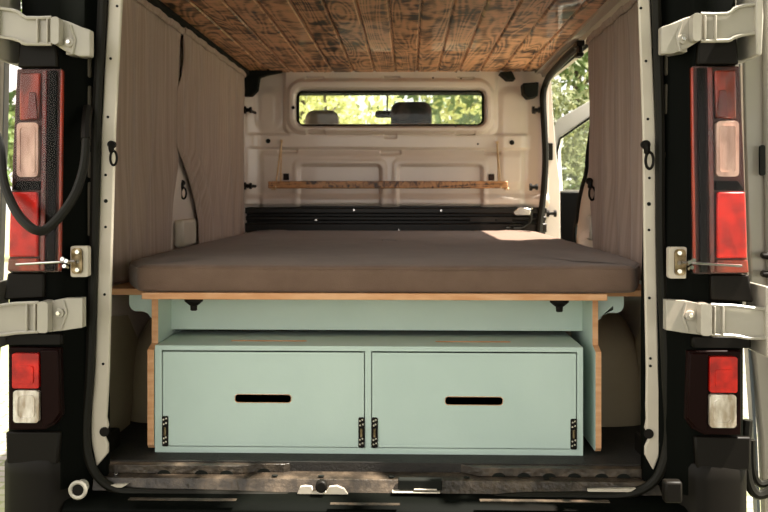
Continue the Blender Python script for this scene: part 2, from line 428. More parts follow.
# black lower bulkhead
b = MB(); x0, x1 = PX(243, DB), .715
zt, zb = PZ(206, DB), ZF
b.box(x0, x1, DB, DB+.03, zb, zt+.01)
b.box(x0, x1, DB-.05, DB, PZ(213.5, DB), PZ(207.5, DB))
b.box(x0, x1, DB-.03, DB, PZ(220.5, DB), PZ(216, DB))
b.box(x0, x1, DB-.05, DB, PZ(232, DB), PZ(223, DB))
lb = struct(b.build('trim_4', 'black_gloss', bevel=.006), 'black lower beam of the bulkhead')
for (a, c_) in ((354,210), (316,220), (441,210.5), (399,230), (496,220), (247,206.8), (532,208.5)):
    s = MB(); s.disc(P(a, c_, DB-.055), .005, .006); s.build('screw', 'chrome', lb)
s = MB(); s.plate(ppoly([(513,212),(520,207),(531,209),(530,215),(515,215)], DB-.08), (), DB-.09, DB-.05); s.build('metal_bracket', 'chrome', lb, bevel=.003)
s = MB(); s.tube([P(506,228,DB-.08), P(522,228,DB-.08), P(530,222,DB-.08), P(531,212,DB-.08)], .008); s.build('cable', 'rubber', lb)
s = MB(); s.pbox((470,217), (512,222), DB-.055, DB-.05); s.build('steel_plate', 'black_gloss', lb)

# hanging shelf
sh = empty('hanging_shelf', 'narrow scorched wooden shelf hung on cords below the bulkhead window', 'shelf', (PX(388,4.42), 4.42, PZ(185,4.42)))
b = MB(); b.pbox((268,181.2), (508,188.2), 4.36, 4.50); b.build('board', 'shelf_wood', sh, bevel=.004)
for k_ in (505, 271):
    b = MB(); b.pbox((k_,187.6), (k_+4,190), 4.37, 4.40); b.build('cord_knot', 'rope', sh, bevel=.003)
for a, c_ in (((281.5,141), (275.5,188)), ((497,142.5), (501,188))):
    b = MB(); top = P(*a, bh(*a)-.004); bot = P(*c_, 4.355); bk_ = Vector((bot.x, 4.50, bot.z))
    b.tube([top, bot], .004, smooth=1); b.tube([top, (bot.x+.004, 4.502, bot.z+.03)], .004, smooth=1); b.disc(top-Vector((0,.008,0)), .008, .012)
    b.build('cord', 'rope', sh)

# ------------------------------------------------------------------ B-pillar and side-door details
b = MB(); b.plate(ppoly([(541,78),(551,78),(553,110),(556,150),(560,180),(561,300),(536,300),(536,240)], 4.66), (), 4.66, 4.76)
bp_ = struct(b.build('trim_5', 'steel_white', bevel=.006), 'white pillar at the front of the side door opening')
s = MB(); s.pbox((548,143), (553,160), 4.64, 4.66); s.build('striker', 'black_plastic', bp_, bevel=.003)
s = MB(); p = P(549,213.5,4.63); s.disc(p, .008, .03, axis='X'); s.disc(p+Vector((-.012,0,0)), .018, .012, axis='X'); s.disc(p+Vector((.026,0,0)), .018, .012, axis='X'); s.tube([p, p+Vector((.01,.05,0))], .007); s.build('rubber_stop', 'black_plastic', bp_)
b = MB(); b.tube([P(581,44,3.55), P(566,58,3.8), P(552,73,4.25), P(546.5,82,4.5), P(543,97,4.53), P(544.5,130,4.53), P(545.5,160,4.53), P(543.5,195,4.53), P(539,232,4.53), P(537,300,4.53)], .017, smooth=6)
struct(b.build('trim_6', 'rubber'), 'dark rubber seal down the side door edge')
b = MB(); b.pbox((577,40), (585,46), 3.42, 3.5); b.pbox((579,46), (583,52), 3.42, 3.48); b.pbox((577,52), (584,56), 3.42, 3.48)
b.build('roller_bracket', 'black_plastic', wr, bevel=.004)

# ------------------------------------------------------------------ cab
b = MB(); 
# windscreen surround: header, pillars, scuttle, dashboard
b.box(-.93, .79, 6.05, 6.15, ZC+.055, ZC+.10)
for sx in (-.90, .76):
    b.tube([(sx, 6.1, ZC+.03), (sx, 6.95, EYE+.10)], .05, smooth=1)
b.box(-.93, .79, 6.2, 7.3, .3, EYE+.0)
b.box(-.93, -.86, 4.78, 6.9, .3, EYE+.05)
b.box(-.93, -.86, 4.78, 4.95, EYE, ZC+.05); b.box(-.93, -.86, 4.78, 6.1, ZC-.05, ZC+.05)
struct(b.build('trim_7', 'windscreen_trim', bevel=.01), 'cab surround and dashboard')
b = MB(); b.add([(-.9,6.1,ZC+.06), (.76,6.1,ZC+.06), (.76,6.95,EYE+.02), (-.9,6.95,EYE+.02)], [(0,1,2,3)])
w2 = b.build('window_2', 'glass'); struct(w2, 'windscreen'); q = w2.modifiers.new('S','SOLIDIFY'); q.thickness = .005
def cushion_rings(w, d, h, r, cx, cy, cz, n=6):
    rings = []
    for i in range(n+1):
        a = pi/2*i/n; ins = r*(1-sin(a)); z = cz-h/2+r*(1-cos(a))
        rings.append([(cx+a_, cy+b_, z) for a_, b_ in rrect(-w/2+ins, -d/2+ins, w/2-ins, d/2-ins, min(w, d)*.45-ins*.5)])
    top = [[(x, y, 2*cz-z) for x, y, z in rg] for rg in reversed(rings)]
    return rings+top
def seat(px0, px1, py0, label, m, d=5.05):
    a, c_ = P(px0, py0, d), P(px1, py0, d); cx = (a.x+c_.x)/2; w = abs(c_.x-a.x)
    e = empty('car_seat', label, 'seat', (cx, d+.25, ZF))
    b = MB(); b.loft(cushion_rings(w, .11, .28, .05, cx, d+.06, a.z-.14)); b.build('headrest', m, e)
    b = MB(); b.loft(cushion_rings(.48, .16, .62, .06, cx, d+.10, a.z-.30-.32)); b.build('backrest', m, e)
    b = MB(); b.box(cx-.25, cx+.25, d+.05, d+.55, ZF+.15, ZF+.33); b.build('seat_cushion', m, e, bevel=.04)
    b = MB(); b.box(cx-.2, cx+.2, d+.1, d+.5, ZF, ZF+.15); b.build('base', 'black_plastic', e)
    for k in (-.05, .05):
        b = MB(); b.tube([(cx+k, d+.08, a.z-.27), (cx+k, d+.08, a.z-.34)], .007, smooth=1); b.build('headrest_post', 'chrome', e)
seat(304, 338, 109.5, 'cab seat with pale brown headrest at left in the bulkhead window', 'seat_light')
seat(390.5, 432, 101, 'cab seat with tall dark mottled headrest near the middle of the bulkhead window', 'seat_dark', 4.98)
b = MB(); b.plate(prr((375,110.5), (399,117.5), 5.9, .02), (), 5.9, 5.94); 
mr = tag(b.build('rear_view_mirror', 'black_plastic', bevel=.006), 'small dark rear-view mirror seen through the bulkhead window', 'mirror')
s = MB(); p = P(387, 112, 5.92); s.tube([p, (p.x, 6.02, p.z+.12), (p.x, 6.09, ZC+.03)], .006); s.build('stem', 'black_plastic', mr)

# open passenger door beyond the side opening
HP = Vector((.80, 6.05, 0)); HE = Vector((1.55, 5.20, 0)); hd = (HE-HP).normalized(); hn = Vector((hd.y, -hd.x, 0))
if hn.y > 0: hn = -hn
def Pd(px_, py_, off=0):
    u = (px_-384)/880; v = (195-py_)/880; dr = Vector((FX+u*RX, FY+u*RY, v)); o = HP+hn*off
    tt = (o-Vector((0,0,0))).dot(hn)/dr.dot(hn); return Vector((0,0,EYE))+dr*tt
def dplate(pts, t, off=0, holes=()):
    b = MB(); loops = [[Pd(a, c_, off) for a, c_ in l] for l in (pts,)+tuple(holes)]
    tri = tessellate_polygon([[Vector(((p-HP).dot(hd), p.z, 0)) for p in l] for l in loops])
    fl = [p for l in loops for p in l]; n = len(fl)
    vs = fl+[p-hn*t for p in fl]; fs = [tuple(q) for q in tri]+[tuple(i+n for i in q) for q in tri]; k = 0
    for l in loops:
        for i in range(len(l)):
            a, c_ = k+i, k+(i+1) % len(l); fs.append((a, c_, c_+n, a+n))
        k += len(l)
    b.add(vs, fs); return b
fr = dplate([(544,150),(557,119.5),(589,101),(640,78),(672,78),(676,196),(544,196)], .05, 0, [[(556,150),(559,137),(589,117),(636,93),(660,93),(664,190),(558,190)]])
d3 = struct(fr.build('door_3', 'door_frame_white', bevel=.004), 'open white front passenger door')
dplate([(544,192),(676,194),(680,330),(548,330)], .06, .012).build('door_card', 'black_plastic', d3, bevel=.006)
dplate([(556,150),(559,137),(589,117),(636,93),(660,93),(664,190),(558,190)], .005, -.02).build('pane', 'glass', d3)
sl = MB(); sl.tube([Pd(a, c_, .004) for a, c_ in ((557,190),(557,152),(560,138.5),(589,118.5),(636,94.5),(660,94.5))], .008, smooth=1); sl.build('window_seal', 'black_matt', d3)

# ------------------------------------------------------------------ curtains
def curtain(name, label, X, inward, e0, e1, z0, z1, group, amp=.009, freq=27, seed=0, hemz=.022):
    ny, nz = 150, 46
    vs = []
    for j in range(nz+1):
        tz = j/nz; z = z0+(z1-z0)*tz
        a, c_ = e0(z), e1(z)
        for i in range(ny+1):
            ty = i/ny; y = a+(c_-a)*ty
            yy = e0(z1)+(e1(z1)-e0(z1))*ty
            fo = amp*(1.15-.6*tz)*(sin(yy*freq+seed+1.3*sin(yy*7+seed))+.5*sin(yy*freq*.43+seed*2+1.5*tz))
            fo += .006*noise.noise((yy*9, z*3, seed))
            sc = 1-sstep(.9, 1, tz)*.6
            vs.append((X+inward*(.012+fo*sc+.03*(1-tz)*0), y, z))
    fs = [(j*(ny+1)+i, j*(ny+1)+i+1, (j+1)*(ny+1)+i+1, (j+1)*(ny+1)+i) for j in range(nz) for i in range(ny)]
    b = MB(); b.add(vs, fs)
    e = b.build(name, 'curtain', angle=80); q = e.modifiers.new('Solidify', 'SOLIDIFY'); q.thickness = .0025; q.offset = 0
    tag(e, label, 'curtain', group)
    h = MB(); n = 40; rings = []
    for i in range(n+1):
        y = e0(z1)+(e1(z1)-e0(z1))*i/n; zz = z1+.003*sin(y*31)+.002*sin(y*77)
        x = X+inward*.018
        rings.append([(x+.007*cos(k*pi/4), y, zz+.013*sin(k*pi/4)) for k in range(8)])
    h.loft(rings); h.build('hem', 'curtain', e)
    return e
XC = -.842
XE = XC+.016
def dl(px_): return (lambda u: ((FY+u*RY)*XE/(FX+u*RX)))((px_-384)/880)
zt = EYE+.602; zbo = EYE-.253
def lerpz(tab):
    def f(z):
        t = z-EYE
        for (za, va), (zb_, vb) in zip(tab, tab[1:]):
            if za >= t >= zb_: return va+(vb-va)*(za-t)/(za-zb_)
        return tab[0][1] if t > tab[0][0] else tab[-1][1]
    return f
e1L = lerpz([(.62, dl(183)), (.56, dl(182.0)), (.41, dl(181.5)), (.38, dl(182.1)), (.20, dl(182.1)), (.14, dl(181.4)), (.10, dl(180.5)), (-.02, dl(175.5)), (-.17, dl(173)), (-.26, dl(173))])
e0L = lerpz([(.62, dl(182.6)), (.56, dl(183.2)), (.50, dl(183.6)), (.43, dl(181.6)), (.385, dl(177.6)), (.17, dl(177.6)), (.12, dl(184)), (.05, dl(191)), (-.03, dl(196)), (-.10, dl(199)), (-.26, dl(200))])
curtain('curtain', 'taupe linen curtain on the left wall, nearer the rear opening', XC, 1, lambda z: 2.27, e1L, zbo, zt, 'linen curtains', seed=.5)
curtain('curtain', 'taupe linen curtain on the left wall, between the slit and the bulkhead', XC+.005, 1, e0L, lambda z: dl(243.5), zbo, zt+.004, 'linen curtains', seed=2.1)
XC2 = .708
XE2 = XC2-.016
def dr(px_): return (lambda u: ((FY+u*RY)*XE2/(FX+u*RX)))((px_-384)/880)
curtain('curtain', 'taupe linen curtain on the right wall beside the side door opening', XC2, -1, lambda z: 2.27,
        lerpz([(.62, dr(588)), (.45, dr(588)), (.34, dr(589)), (.05, dr(589)), (-.08, dr(591.5)), (-.26, dr(594))]), zbo, EYE+.595, 'linen curtains', seed=4.4, amp=.012)

# rear jamb details seen in the gaps
b = MB(); p = P(585,222,3.30); b.box(.690, XR, 3.36, 3.44, PZ(240,3.4), PZ(215,3.4))
bevp = tag(b.build('jamb_catch', 'pillar_white', bevel=.01), 'small pale catch block at the rear edge of the side door', 'door catch')
b = MB(); a = P(181,219,3.15); b.box(XL, XL+.035, dl(177.5)+.02, dl(193), EYE-.19, PZ(219, 3.3))
tag(b.build('wall_catch', 'pillar_white', bevel=.012), 'small pale box in the gap between the left curtains', 'box')

# ------------------------------------------------------------------ black elastic curtain loops
def loop(px_, py_, d, label, s=1.0, side=0):
    p = P(px_, py_, d)
    e = empty('curtain_loop', label, 'hook', tuple(p), 'black curtain loops')
    b = MB(); b.tube([p+Vector((0,-.004,.024*s)), p+Vector((.001,-.014,.008*s)), p+Vector((.002,-.010,-.006*s))], .0095*s, smooth=3); b.disc(p+Vector((0,-.012,.018*s)), .013*s, .014)
    b.build('toggle', 'black_plastic', e)
    b = MB(); pts = [p+Vector((.011*s*sin(a)+.009*s, -.012, -.028*s+.024*s*cos(a))) for a in [2*pi*k/12 for k in range(12)]]
    b.tube(pts, .0042*s, closed=True, smooth=2); b.build('ring', 'black_plastic', e)
loop(112.5, 150, 2.18, 'black elastic loop on the left rear pillar', .74)
loop(645, 151, 2.18, 'black elastic loop on the right rear pillar', .85)
loop(182.5, 187, 3.28, 'black elastic loop in the gap between the left curtains', .85)
loop(589, 186, 3.30, 'black elastic loop at the rear edge of the side door opening', 1.0)

# ------------------------------------------------------------------ mattress
def mattress():
    zb, zt = EYE-.256, EYE-.176
    base = [(-.714, 2.30), (.592, 2.30), (.652, 2.48), (.664, 2.66), (.664, 4.50), (-.805, 4.50), (-.805, 2.66), (-.797, 2.48)]
    rad = [.022, .022, .05, .05, .05, .05, .05, .05]
    pts = []
    n = len(base)
    for i in range(n):
        p, a, c_ = Vector(base[i]), Vector(base[i-1]), Vector(base[(i+1) % n])
        u = (a-p).normalized(); v = (c_-p).normalized(); r = min(rad[i], (a-p).length*.45, (c_-p).length*.45)
        for k in range(9):
            t = k/8; q = (p+u*r)*(1-t)**2+p*2*t*(1-t)+(p+v*r)*t*t; pts.append(q)
    # densify long runs
    dn = []
    for i, p in enumerate(pts):
        q = pts[(i+1) % len(pts)]; m_ = max(1, int((q-p).length/.03))
        for k in range(m_): dn.append(p.lerp(q, k/m_))
    pts = dn; n = len(pts)
    nr = []
    for i in range(n):
        d = (pts[(i+1) % n]-pts[i-1]).normalized(); nr.append(Vector((-d.y, d.x)))
    prof = [(.018, 0), (.006, .003), (.001, .012), (0, .030), (.000, .050), (.004, .062), (.010, .068), (.020, .071), (.05, .0745), (.10, .078), (.16, .080)]
    rings = []
    for ins, h in prof:
        rg = []
        for p, nn in zip(pts, nr):
            q = p+nn*ins; z = zb+h
            w = .003*noise.noise((q.x*5, q.y*5, h*20)) if h > .01 else 0
            if h > .01: q = q - nn*w*1.2
            rg.append((q.x, q.y, z+(.4*w if h > .06 else 0)))
        rings.append(rg)
    cen = Vector((-.07, 3.4)); last = rings[-1]
    for s_ in (.85, .65, .4, .2, .05):
        rings.append([(cen.x+(x-cen.x)*s_, cen.y+(y-cen.y)*s_, z+.002*(1-s_)+.002*noise.noise((x*s_*4, y*s_*3, 1))) for x, y, z in last])
    b = MB(); b.loft(rings)
    o = b.build('mattress', 'mattress', angle=60)
    tag(o, 'thick brown-grey fabric mattress filling the back of the van', 'mattress')
    pp = MB(); pp.tube([(p.x+nn.x*.004, p.y+nn.y*.004, zb+.0625) for p, nn in zip(pts, nr)], .0028, seg=6, closed=True, smooth=1)
    pp.build('piping', 'mattress', o)
mattress()

# ------------------------------------------------------------------ bed frame
bf = empty('bed_frame', 'mint bed platform with plywood top and side supports under the mattress', 'bed frame', (-.09, 2.9, ZF))
ZB0, ZB1 = PZ(299.3, 2.30, 142), EYE-.2575
XLb, XRb = PX(141.5, 2.30), PX(607.5, 2.30)
b = MB(); b.plate([(XLb, 2.30), (XRb, 2.30), (XRb, 2.40), (.672, 2.40), (.672, 4.5), (-.83, 4.5), (-.83, 2.40), (XLb, 2.40)], (), ZB0, ZB1, axis='Z')
bb = b.build('platform_board', 'ply', bf, bevel=.0015); bb['label'] = 'orange-brown plywood board'
XSL, XSR = PX(154, 2.335), PX(595.6, 2.335); XSLo, XSRo = PX(147.5, 2.335), PX(601.3, 2.335)
XSLb, XSRb = PX(171, 2.507), PX(582, 2.507)
def support(xin, xout):
    zt_, zj, zb_ = ZB0, PZ(351, 2.335), PZ(450.5, 2.335)
    prof = [(2.375, zt_), (2.375, zj+.012), (2.336, zj), (2.336, zb_+.01), (2.345, zb_), (4.3, zb_), (4.3, zt_)]
    b = MB(); b.plate(prof, (), xin, xout, axis='X')
    o = b.build('side_support', 'mint', bf); e = MB(); t = .0015
    s1, s2 = min(xin, xout), max(xin, xout)
    for (y0, z0), (y1, z1) in (((2.375, zt_), (2.375, zj+.012)), ((2.375, zj+.012), (2.336, zj)), ((2.336, zj), (2.336, zb_+.01)), ((2.336, zb_+.01), (2.345, zb_))):
        e.add([(s1, y0, z0), (s2, y0, z0), (s2, y1, z1), (s1, y1, z1), (s1, y0-t, z0+t*.3), (s2, y0-t, z0+t*.3), (s2, y1-t, z1+t*.3), (s1, y1-t, z1+t*.3)],
              [(0,1,2,3), (4,7,6,5), (0,4,5,1), (1,5,6,2), (2,6,7,3), (3,7,4,0)])
    ee = e.build('edge', 'ply', o, smooth=False); ee['label'] = 'bare plywood edge'
support(XSL, XSLo); support(XSR, XSRo)
b = MB(); b.box(XSL, XSR, 2.507, 2.522, PZ(329.5, 2.507, 200), ZB0); pn = b.build('cross_panel', 'mint', bf, bevel=.001)
for side in (0, 1):      # corbels over the wheel arches
    d = 2.40
    x1 = (XSLo+.002) if not side else XSRo-.002
    x0 = PX(129, d) if not side else PX(624, d)
    sg = 1 if not side else -1
    zt_, zb_ = ZB0, PZ(318, d); zmid = PZ(309, d); r = .022
    pts = [(x1, zt_), (x0, zt_), (x0, zmid+r*.6)]+[(x0+sg*(r-r*cos(a)), zmid+r*.6-r*sin(a)) for a in (R(20), R(45), R(70), R(90))]
    xe = x1-sg*.014
    pts += [(xe-sg*.02, zmid-r*.4), (xe-sg*.006, zmid-r*.7), (xe, zb_), (x1, zb_-.008)]
    b = MB(); b.plate(pts, (), d, d+.015); b.build('corbel', 'mint', bf, bevel=.001)
for px0 in (191.5, 561):
    c_ = P(px0, 300, 2.34); b = MB()
    zz = ZB0; b.loft([[(c_.x+r_*cos(k*pi/8), 2.365+r_*sin(k*pi/8)*.7, zz-h) for k in range(16)] for h, r_ in ((0,.026), (.012,.0255), (.020,.016), (.023,.012), (.024,.010), (.034,.009), (.035,.010), (.038,.007))])
    b.build('bolt_knob', 'black_plastic', bf)

# ------------------------------------------------------------------ mint storage box
D0 = 2.335
bx0, bx1 = PX(155, D0), PX(583, D0); bz0, bz1 = ZF, PZ(344.6, D0, 300)-.004
sb = empty('storage_box', 'low mint green plywood storage box with two fronts under the bed', 'storage box', ((bx0+bx1)/2, D0+.3, ZF))
T = .015
lx0, lx1 = PX(162, D0), PX(365, D0); rx0, rx1 = PX(371.2, D0), PX(577, D0)
dz1, dz0 = PZ(350.6, D0, 260), PZ(447, D0, 260)
b = MB()
# carcass: face frame with two openings, sides, bottom, back
hl = [(lx0, dz0), (lx1, dz0), (lx1, dz1), (lx0, dz1)]; hr = [(rx0, dz0), (rx1, dz0), (rx1, dz1), (rx0, dz1)]
b.plate([(bx0, bz0), (bx1, bz0), (bx1, bz1-T), (bx0, bz1-T)], [hl, hr], D0, D0+.016)
b.box(bx0, bx0+T, D0+.016, D0+.6, bz0, bz1-T); b.box(bx1-T, bx1, D0+.016, D0+.6, bz0, bz1-T)
b.box(bx0+T, bx1-T, D0+.585, D0+.6, bz0, bz1-T); b.box(bx0+T, bx1-T, D0+.016, D0+.585, bz0, bz0+.012)
b.build('carcass', 'mint', sb, smooth=False)
# lid with two slots
def slot_top(pa, pb, ya, yb):
    x0 = PX(pa, (ya+yb)/2); x1 = PX(pb, (ya+yb)/2); return rrect(x0, ya, x1, yb, (yb-ya)*.49, 6)
yl = 2.40; s1 = slot_top(231, 307, 2.408, 2.426); s2 = slot_top(435, 511, 2.408, 2.426)
b = MB(); b.plate([(bx0, D0), (bx1, D0), (bx1, D0+.6), (bx0, D0+.6)], [s1, s2], bz1-T, bz1, axis='Z'); b.build('lid', 'mint', sb, smooth=False)
def ringwall(mb, pts, inset, t0, t1, axis):
    cx = sum(p[0] for p in pts)/len(pts); cy = sum(p[1] for p in pts)/len(pts)
    hx = max(p[0] for p in pts)-cx; hy = max(p[1] for p in pts)-cy
    inn = [(cx+(p[0]-cx)*(hx-inset)/hx, cy+(p[1]-cy)*(hy-inset)/hy) for p in pts]
    mb.plate(pts, [inn], t0, t1, axis=axis)
for s_ in (s1, s2):
    b = MB(); ringwall(b, s_, .0012, bz1-T, bz1+.0004, 'Z'); o = b.build('slot_edge', 'ply', sb, smooth=False); o['label'] = 'bare plywood slot edge'
# two fronts
for (x0, x1, ha, hb, hy) in ((lx0, lx1, 234.8, 291.5, 398.4), (rx0, rx1, 444.8, 503, 400.8)):
    g_ = .0032
    hx0, hx1 = PX(ha, D0), PX(hb, D0); hz = PZ(hy, D0, (ha+hb)/2); hh = .0115
    sl_ = rrect(hx0, hz-hh, hx1, hz+hh, hh*.8, 6)
    b = MB(); b.plate([(x0+g_*.8, dz0+g_*.6), (x1-g_*.8, dz0+g_*.6), (x1-g_*.8, dz1-g_*1.2), (x0+g_*.8, dz1-g_*1.2)], [sl_], D0-.001, D0+.015)
    f = b.build('flap_front', 'mint', sb, smooth=False)
    b = MB(); ringwall(b, sl_, .0012, D0-.0014, D0+.015, 'Y'); o = b.build('handle_slot', 'ply', f, smooth=False); o['label'] = 'bare plywood edge of handle slot'
    b = MB(); t_ = .0024
    b.box(x0, x1, D0+.002, D0+.003, dz0, dz0+t_); b.box(x0, x0+t_, D0+.002, D0+.003, dz0, dz1)
    o = b.build('edge', 'ply', f, smooth=False); o['label'] = 'bare plywood edge'
    for k, sg in ((x0+.001, 1), (x1-.001, -1)):
        w_ = .0165; z0, z1 = dz0+.0005, dz0+.0815
        a_, c_ = sorted((k, k+sg*w_))
        b = MB(); b.plate(rrect(a_, z0, c_, z1, .004, 3), (), D0-.004, D0-.001)
        h = b.build('hinge', 'black_plastic', f, bevel=.0008)
        for zz in (.010, .022, .060, .072):
            for dx_ in (.3, .7):
                b = MB(); b.disc((a_+(c_-a_)*dx_+random.uniform(-.001,.001), D0-.0055, z0+zz+(.003 if dx_ > .5 else 0)), .0026, .002, seg=10); b.build('screw', 'chrome', h)
        b = MB(); b.tube([((a_+c_)/2, D0-.006, z0+.030), ((a_+c_)/2, D0-.006, z0+.052)], .0035, smooth=1); b.build('barrel', 'brass', h)

# ------------------------------------------------------------------ wheel arches
for side in (0, 1):
    rings = []; xw, xi = XL, -.60
    xs = [xw+.0, xw+.015, xw+.04, xw+.08, xw+.12, -.66, -.62, xi]
    drop = [.07, .045, .025, .010, .003, 0, .01, .03]
    cy, rz, z0 = 3.02, .345, ZF
    for x, dp in zip(xs, drop):
        R_ = rz-dp; rg = [(mx(x, side), cy-.36, z0)]
        ry = .40-dp*.5
        for k in range(17):
            a = pi*k/16; e = .55
            rg.append((mx(x, side), cy-ry*math.copysign(abs(cos(a))**e, cos(a)), z0+R_*abs(sin(a))**e+.001))
        rg.append((mx(x, side), cy+.36, z0)); rings.append(rg)
    b = MB(); b.loft(rings)
    xa, xb = sorted((mx(XL+.001, side), mx(XL+.012, side)))
    b.plate([(2.235, ZF), (2.62, ZF), (2.70, ZF+.24), (2.60, ZF+.33), (2.45, ZF+.345), (2.30, ZF+.30), (2.235, ZF+.22)], (), xa, xb, axis='X')
    struct(b.build('trim_8' if not side else 'trim_9', 'arch'), 'olive grey wheel arch lining, %s side' % ('left' if not side else 'right'))

# ------------------------------------------------------------------ rear frame: pillars, seal, sill
for side in (0, 1):
    if not side: pts = [(111,-90),(126,-90),(122,0),(115.3,130),(112,245),(109,370),(107.3,405),(106.5,418),(108.5,426),(104,435),(108,444),(108,453),(96,467),(90.5,440),(90,425),(92,395),(94.3,370),(98,245),(101,130),(108,0)]
    else: pts = [(634,-90),(648,-90),(650.5,0),(656,130),(656.5,240),(658.7,370),(661.5,415),(663,440),(661.5,450),(653.7,471),(645,455),(645,447),(649,438),(645,428),(646.5,419),(646,405),(646.5,370),(644,240),(643,130),(638.5,0)]
    b = MB(); b.plate(ppoly(pts, DO), (), DO, DO+.012)
    # inward return of the pillar
    xx = -.775 if not side else .632
    b.box(min(xx, XL if not side else XR), max(xx, XL if not side else XR), DO+.013, DO+.03, ZF-.05, ZC+.04)
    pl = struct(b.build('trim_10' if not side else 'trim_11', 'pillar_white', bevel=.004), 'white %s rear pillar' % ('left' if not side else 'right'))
    dots = ((117,6),(110.5,58.5),(107.8,117),(105.5,175),(105.7,201),(105.5,227),(104.5,294.5),(103,364)) if not side else ((641,8),(646,61),(648,119),(649.5,178),(649,204),(649,230),(649.5,298),(650.5,358.5),(650.5,366))
    for k, (a, c_) in enumerate(dots):
        s = MB(); s.disc(P(a, c_, DO-.0012), .0035 if k != 4 else .005, .002); s.build('screw_hole', 'black_matt', pl)
    for (a, c_) in (((104,432),) if not side else ((649,434),)):
        s = MB(); s.disc(P(a, c_, DO-.004), .012, .004); s.build('plug', 'black_plastic', pl)

path = [(103,-80),(102.5,0),(96.5,125),(94,245),(90,370),(86.5,415),(87,450),(96,474),(113,488),(140,492.5),(200,494),(260,496),(330,499),(400,501),(470,501),(520,497),(590,496),(628,494),(652,483),(664,462),(668,430),(666,370),(660.5,240),(660,125),(656,0),(654,-80)]
dsh = DO-.012
pts = [P(a, c_, dsh) for a, c_ in path]
top = [P(640,-100,dsh)+Vector((0,0,.02)), P(400,-104,dsh)+Vector((0,0,.03)), P(120,-100,dsh)+Vector((0,0,.02))]
b = MB(); b.tube(pts+top, .0115, closed=True, smooth=5, seg=10)
se = struct(b.build('trim_12', 'rubber'), 'black rubber seal running round the rear opening')
s = MB(); s.tube([p+Vector((-.006*(1 if i < 13 else -1), -.006, 0)) for i, p in enumerate(pts)], .004, seg=6, smooth=5); s.build('seal_lip', 'black_plastic', se)

# sill
b = MB()
zs = ZF
yb_ = [(D0+.01, ZF-.001), (2.30, ZF-.004), (2.295, ZF-.018), (2.235, ZF-.026), (2.225, ZF-.050), (2.20, ZF-.055)]
prof = [(2.185, ZF-.14), (2.185, ZF-.066), (2.192, ZF-.056), (2.204, ZF-.026), (2.30, ZF-.022), (2.36, ZF-.022), (2.36, ZF-.14)]
b.plate(prof, (), -.795, .66, axis='X')
def fx(p): return PX(p, 2.25)
outl = [(-.795, 2.36), (-.795, 2.232), (fx(240), 2.232), (fx(256), 2.25), (fx(284), 2.25), (fx(296), 2.272), (fx(392), 2.272), (fx(402), 2.262), (fx(460), 2.262), (fx(478), 2.232), (.66, 2.232), (.66, 2.36)]
n0_ = len(outl)
for zz0, zz1, gr_ in ((ZF-.024, ZF-.003, 0),):
    b.plate(outl, (), zz0, zz1, axis='Z')
si = struct(b.build('trim_13', 'sill', bevel=.003), 'worn dark plastic door sill with oval holes')
random.seed(11)
xcur = -.70
for px_ in (166,203,228,264,300,326,352,377,424,446,498,523,548,573,600,622):
    s = MB(); c_ = P(px_, 471, 2.25); yy_ = 2.232 if px_ < 240 or px_ > 478 else (2.25 if px_ < 290 else (2.272 if px_ < 395 else 2.262))
    s.plate([(c_.x+.017*cos(a), ZF-.0255+.011*sin(a)) for a in [pi*i/10 for i in range(11)]], (), yy_-.0012, yy_+.004); s.build('oval_hole', 'black_matt', si)
for px_, py_ in ((276,478),(322,471.5),(392,471.5),(545,478),(466,468)):
    s = MB(); c_ = P(px_, py_, 2.236); s.loft([[(c_.x+.008*cos(a), 2.216+.006*sin(a), ZF-.0225-h) for a in [2*pi*i/10 for i in range(10)]] for h in (0, -.002)]); s.build('drain_hole', 'black_matt', si)
for px_ in (121, 466):
    s = MB(); c_ = P(px_, 470, 2.26); s.disc((c_.x, 2.22, ZF-.024), .005, .003, axis='Z'); s.build('screw', 'chrome', si)
s = MB(); s.pbox((398,479.5), (442,491), 2.178, 2.20); lr = s.build('latch_recess', 'black_matt', si, bevel=.004)
s = MB(); s.pbox((392,492), (440,493.8), 2.172, 2.19); s.pbox((414,489.5), (437,490.5), 2.172, 2.186); s.build('latch_rail', 'pillar_white', si, bevel=.001)
for x0, x1, y in ((110,128,485), (588,636,489.5)):
    s = MB(); s.plate(ppoly([(x0, y), (x1, y-1), (x1-6, y+2.6), (x0, y+2.2)], 2.180), (), 2.180, 2.19); s.build('paint_strip', 'pillar_white', si)
# striker plate
st = empty('door_striker', 'white striker plate with black round centre on the door sill', 'striker', tuple(P(321, 494, 2.185)))
b = MB(); b.plate(ppoly([(297,494),(300,487),(305,486),(312,487),(313,492),(326,492),(329,487),(337,486),(344,489),(348,494.5)], 2.174), (), 2.174, 2.184); b.build('plate', 'pillar_white', st, bevel=.001)
b = MB(); b.disc(P(321, 487.5, 2.160), .015, .024); b.build('roller', 'black_plastic', st, bevel=.004)

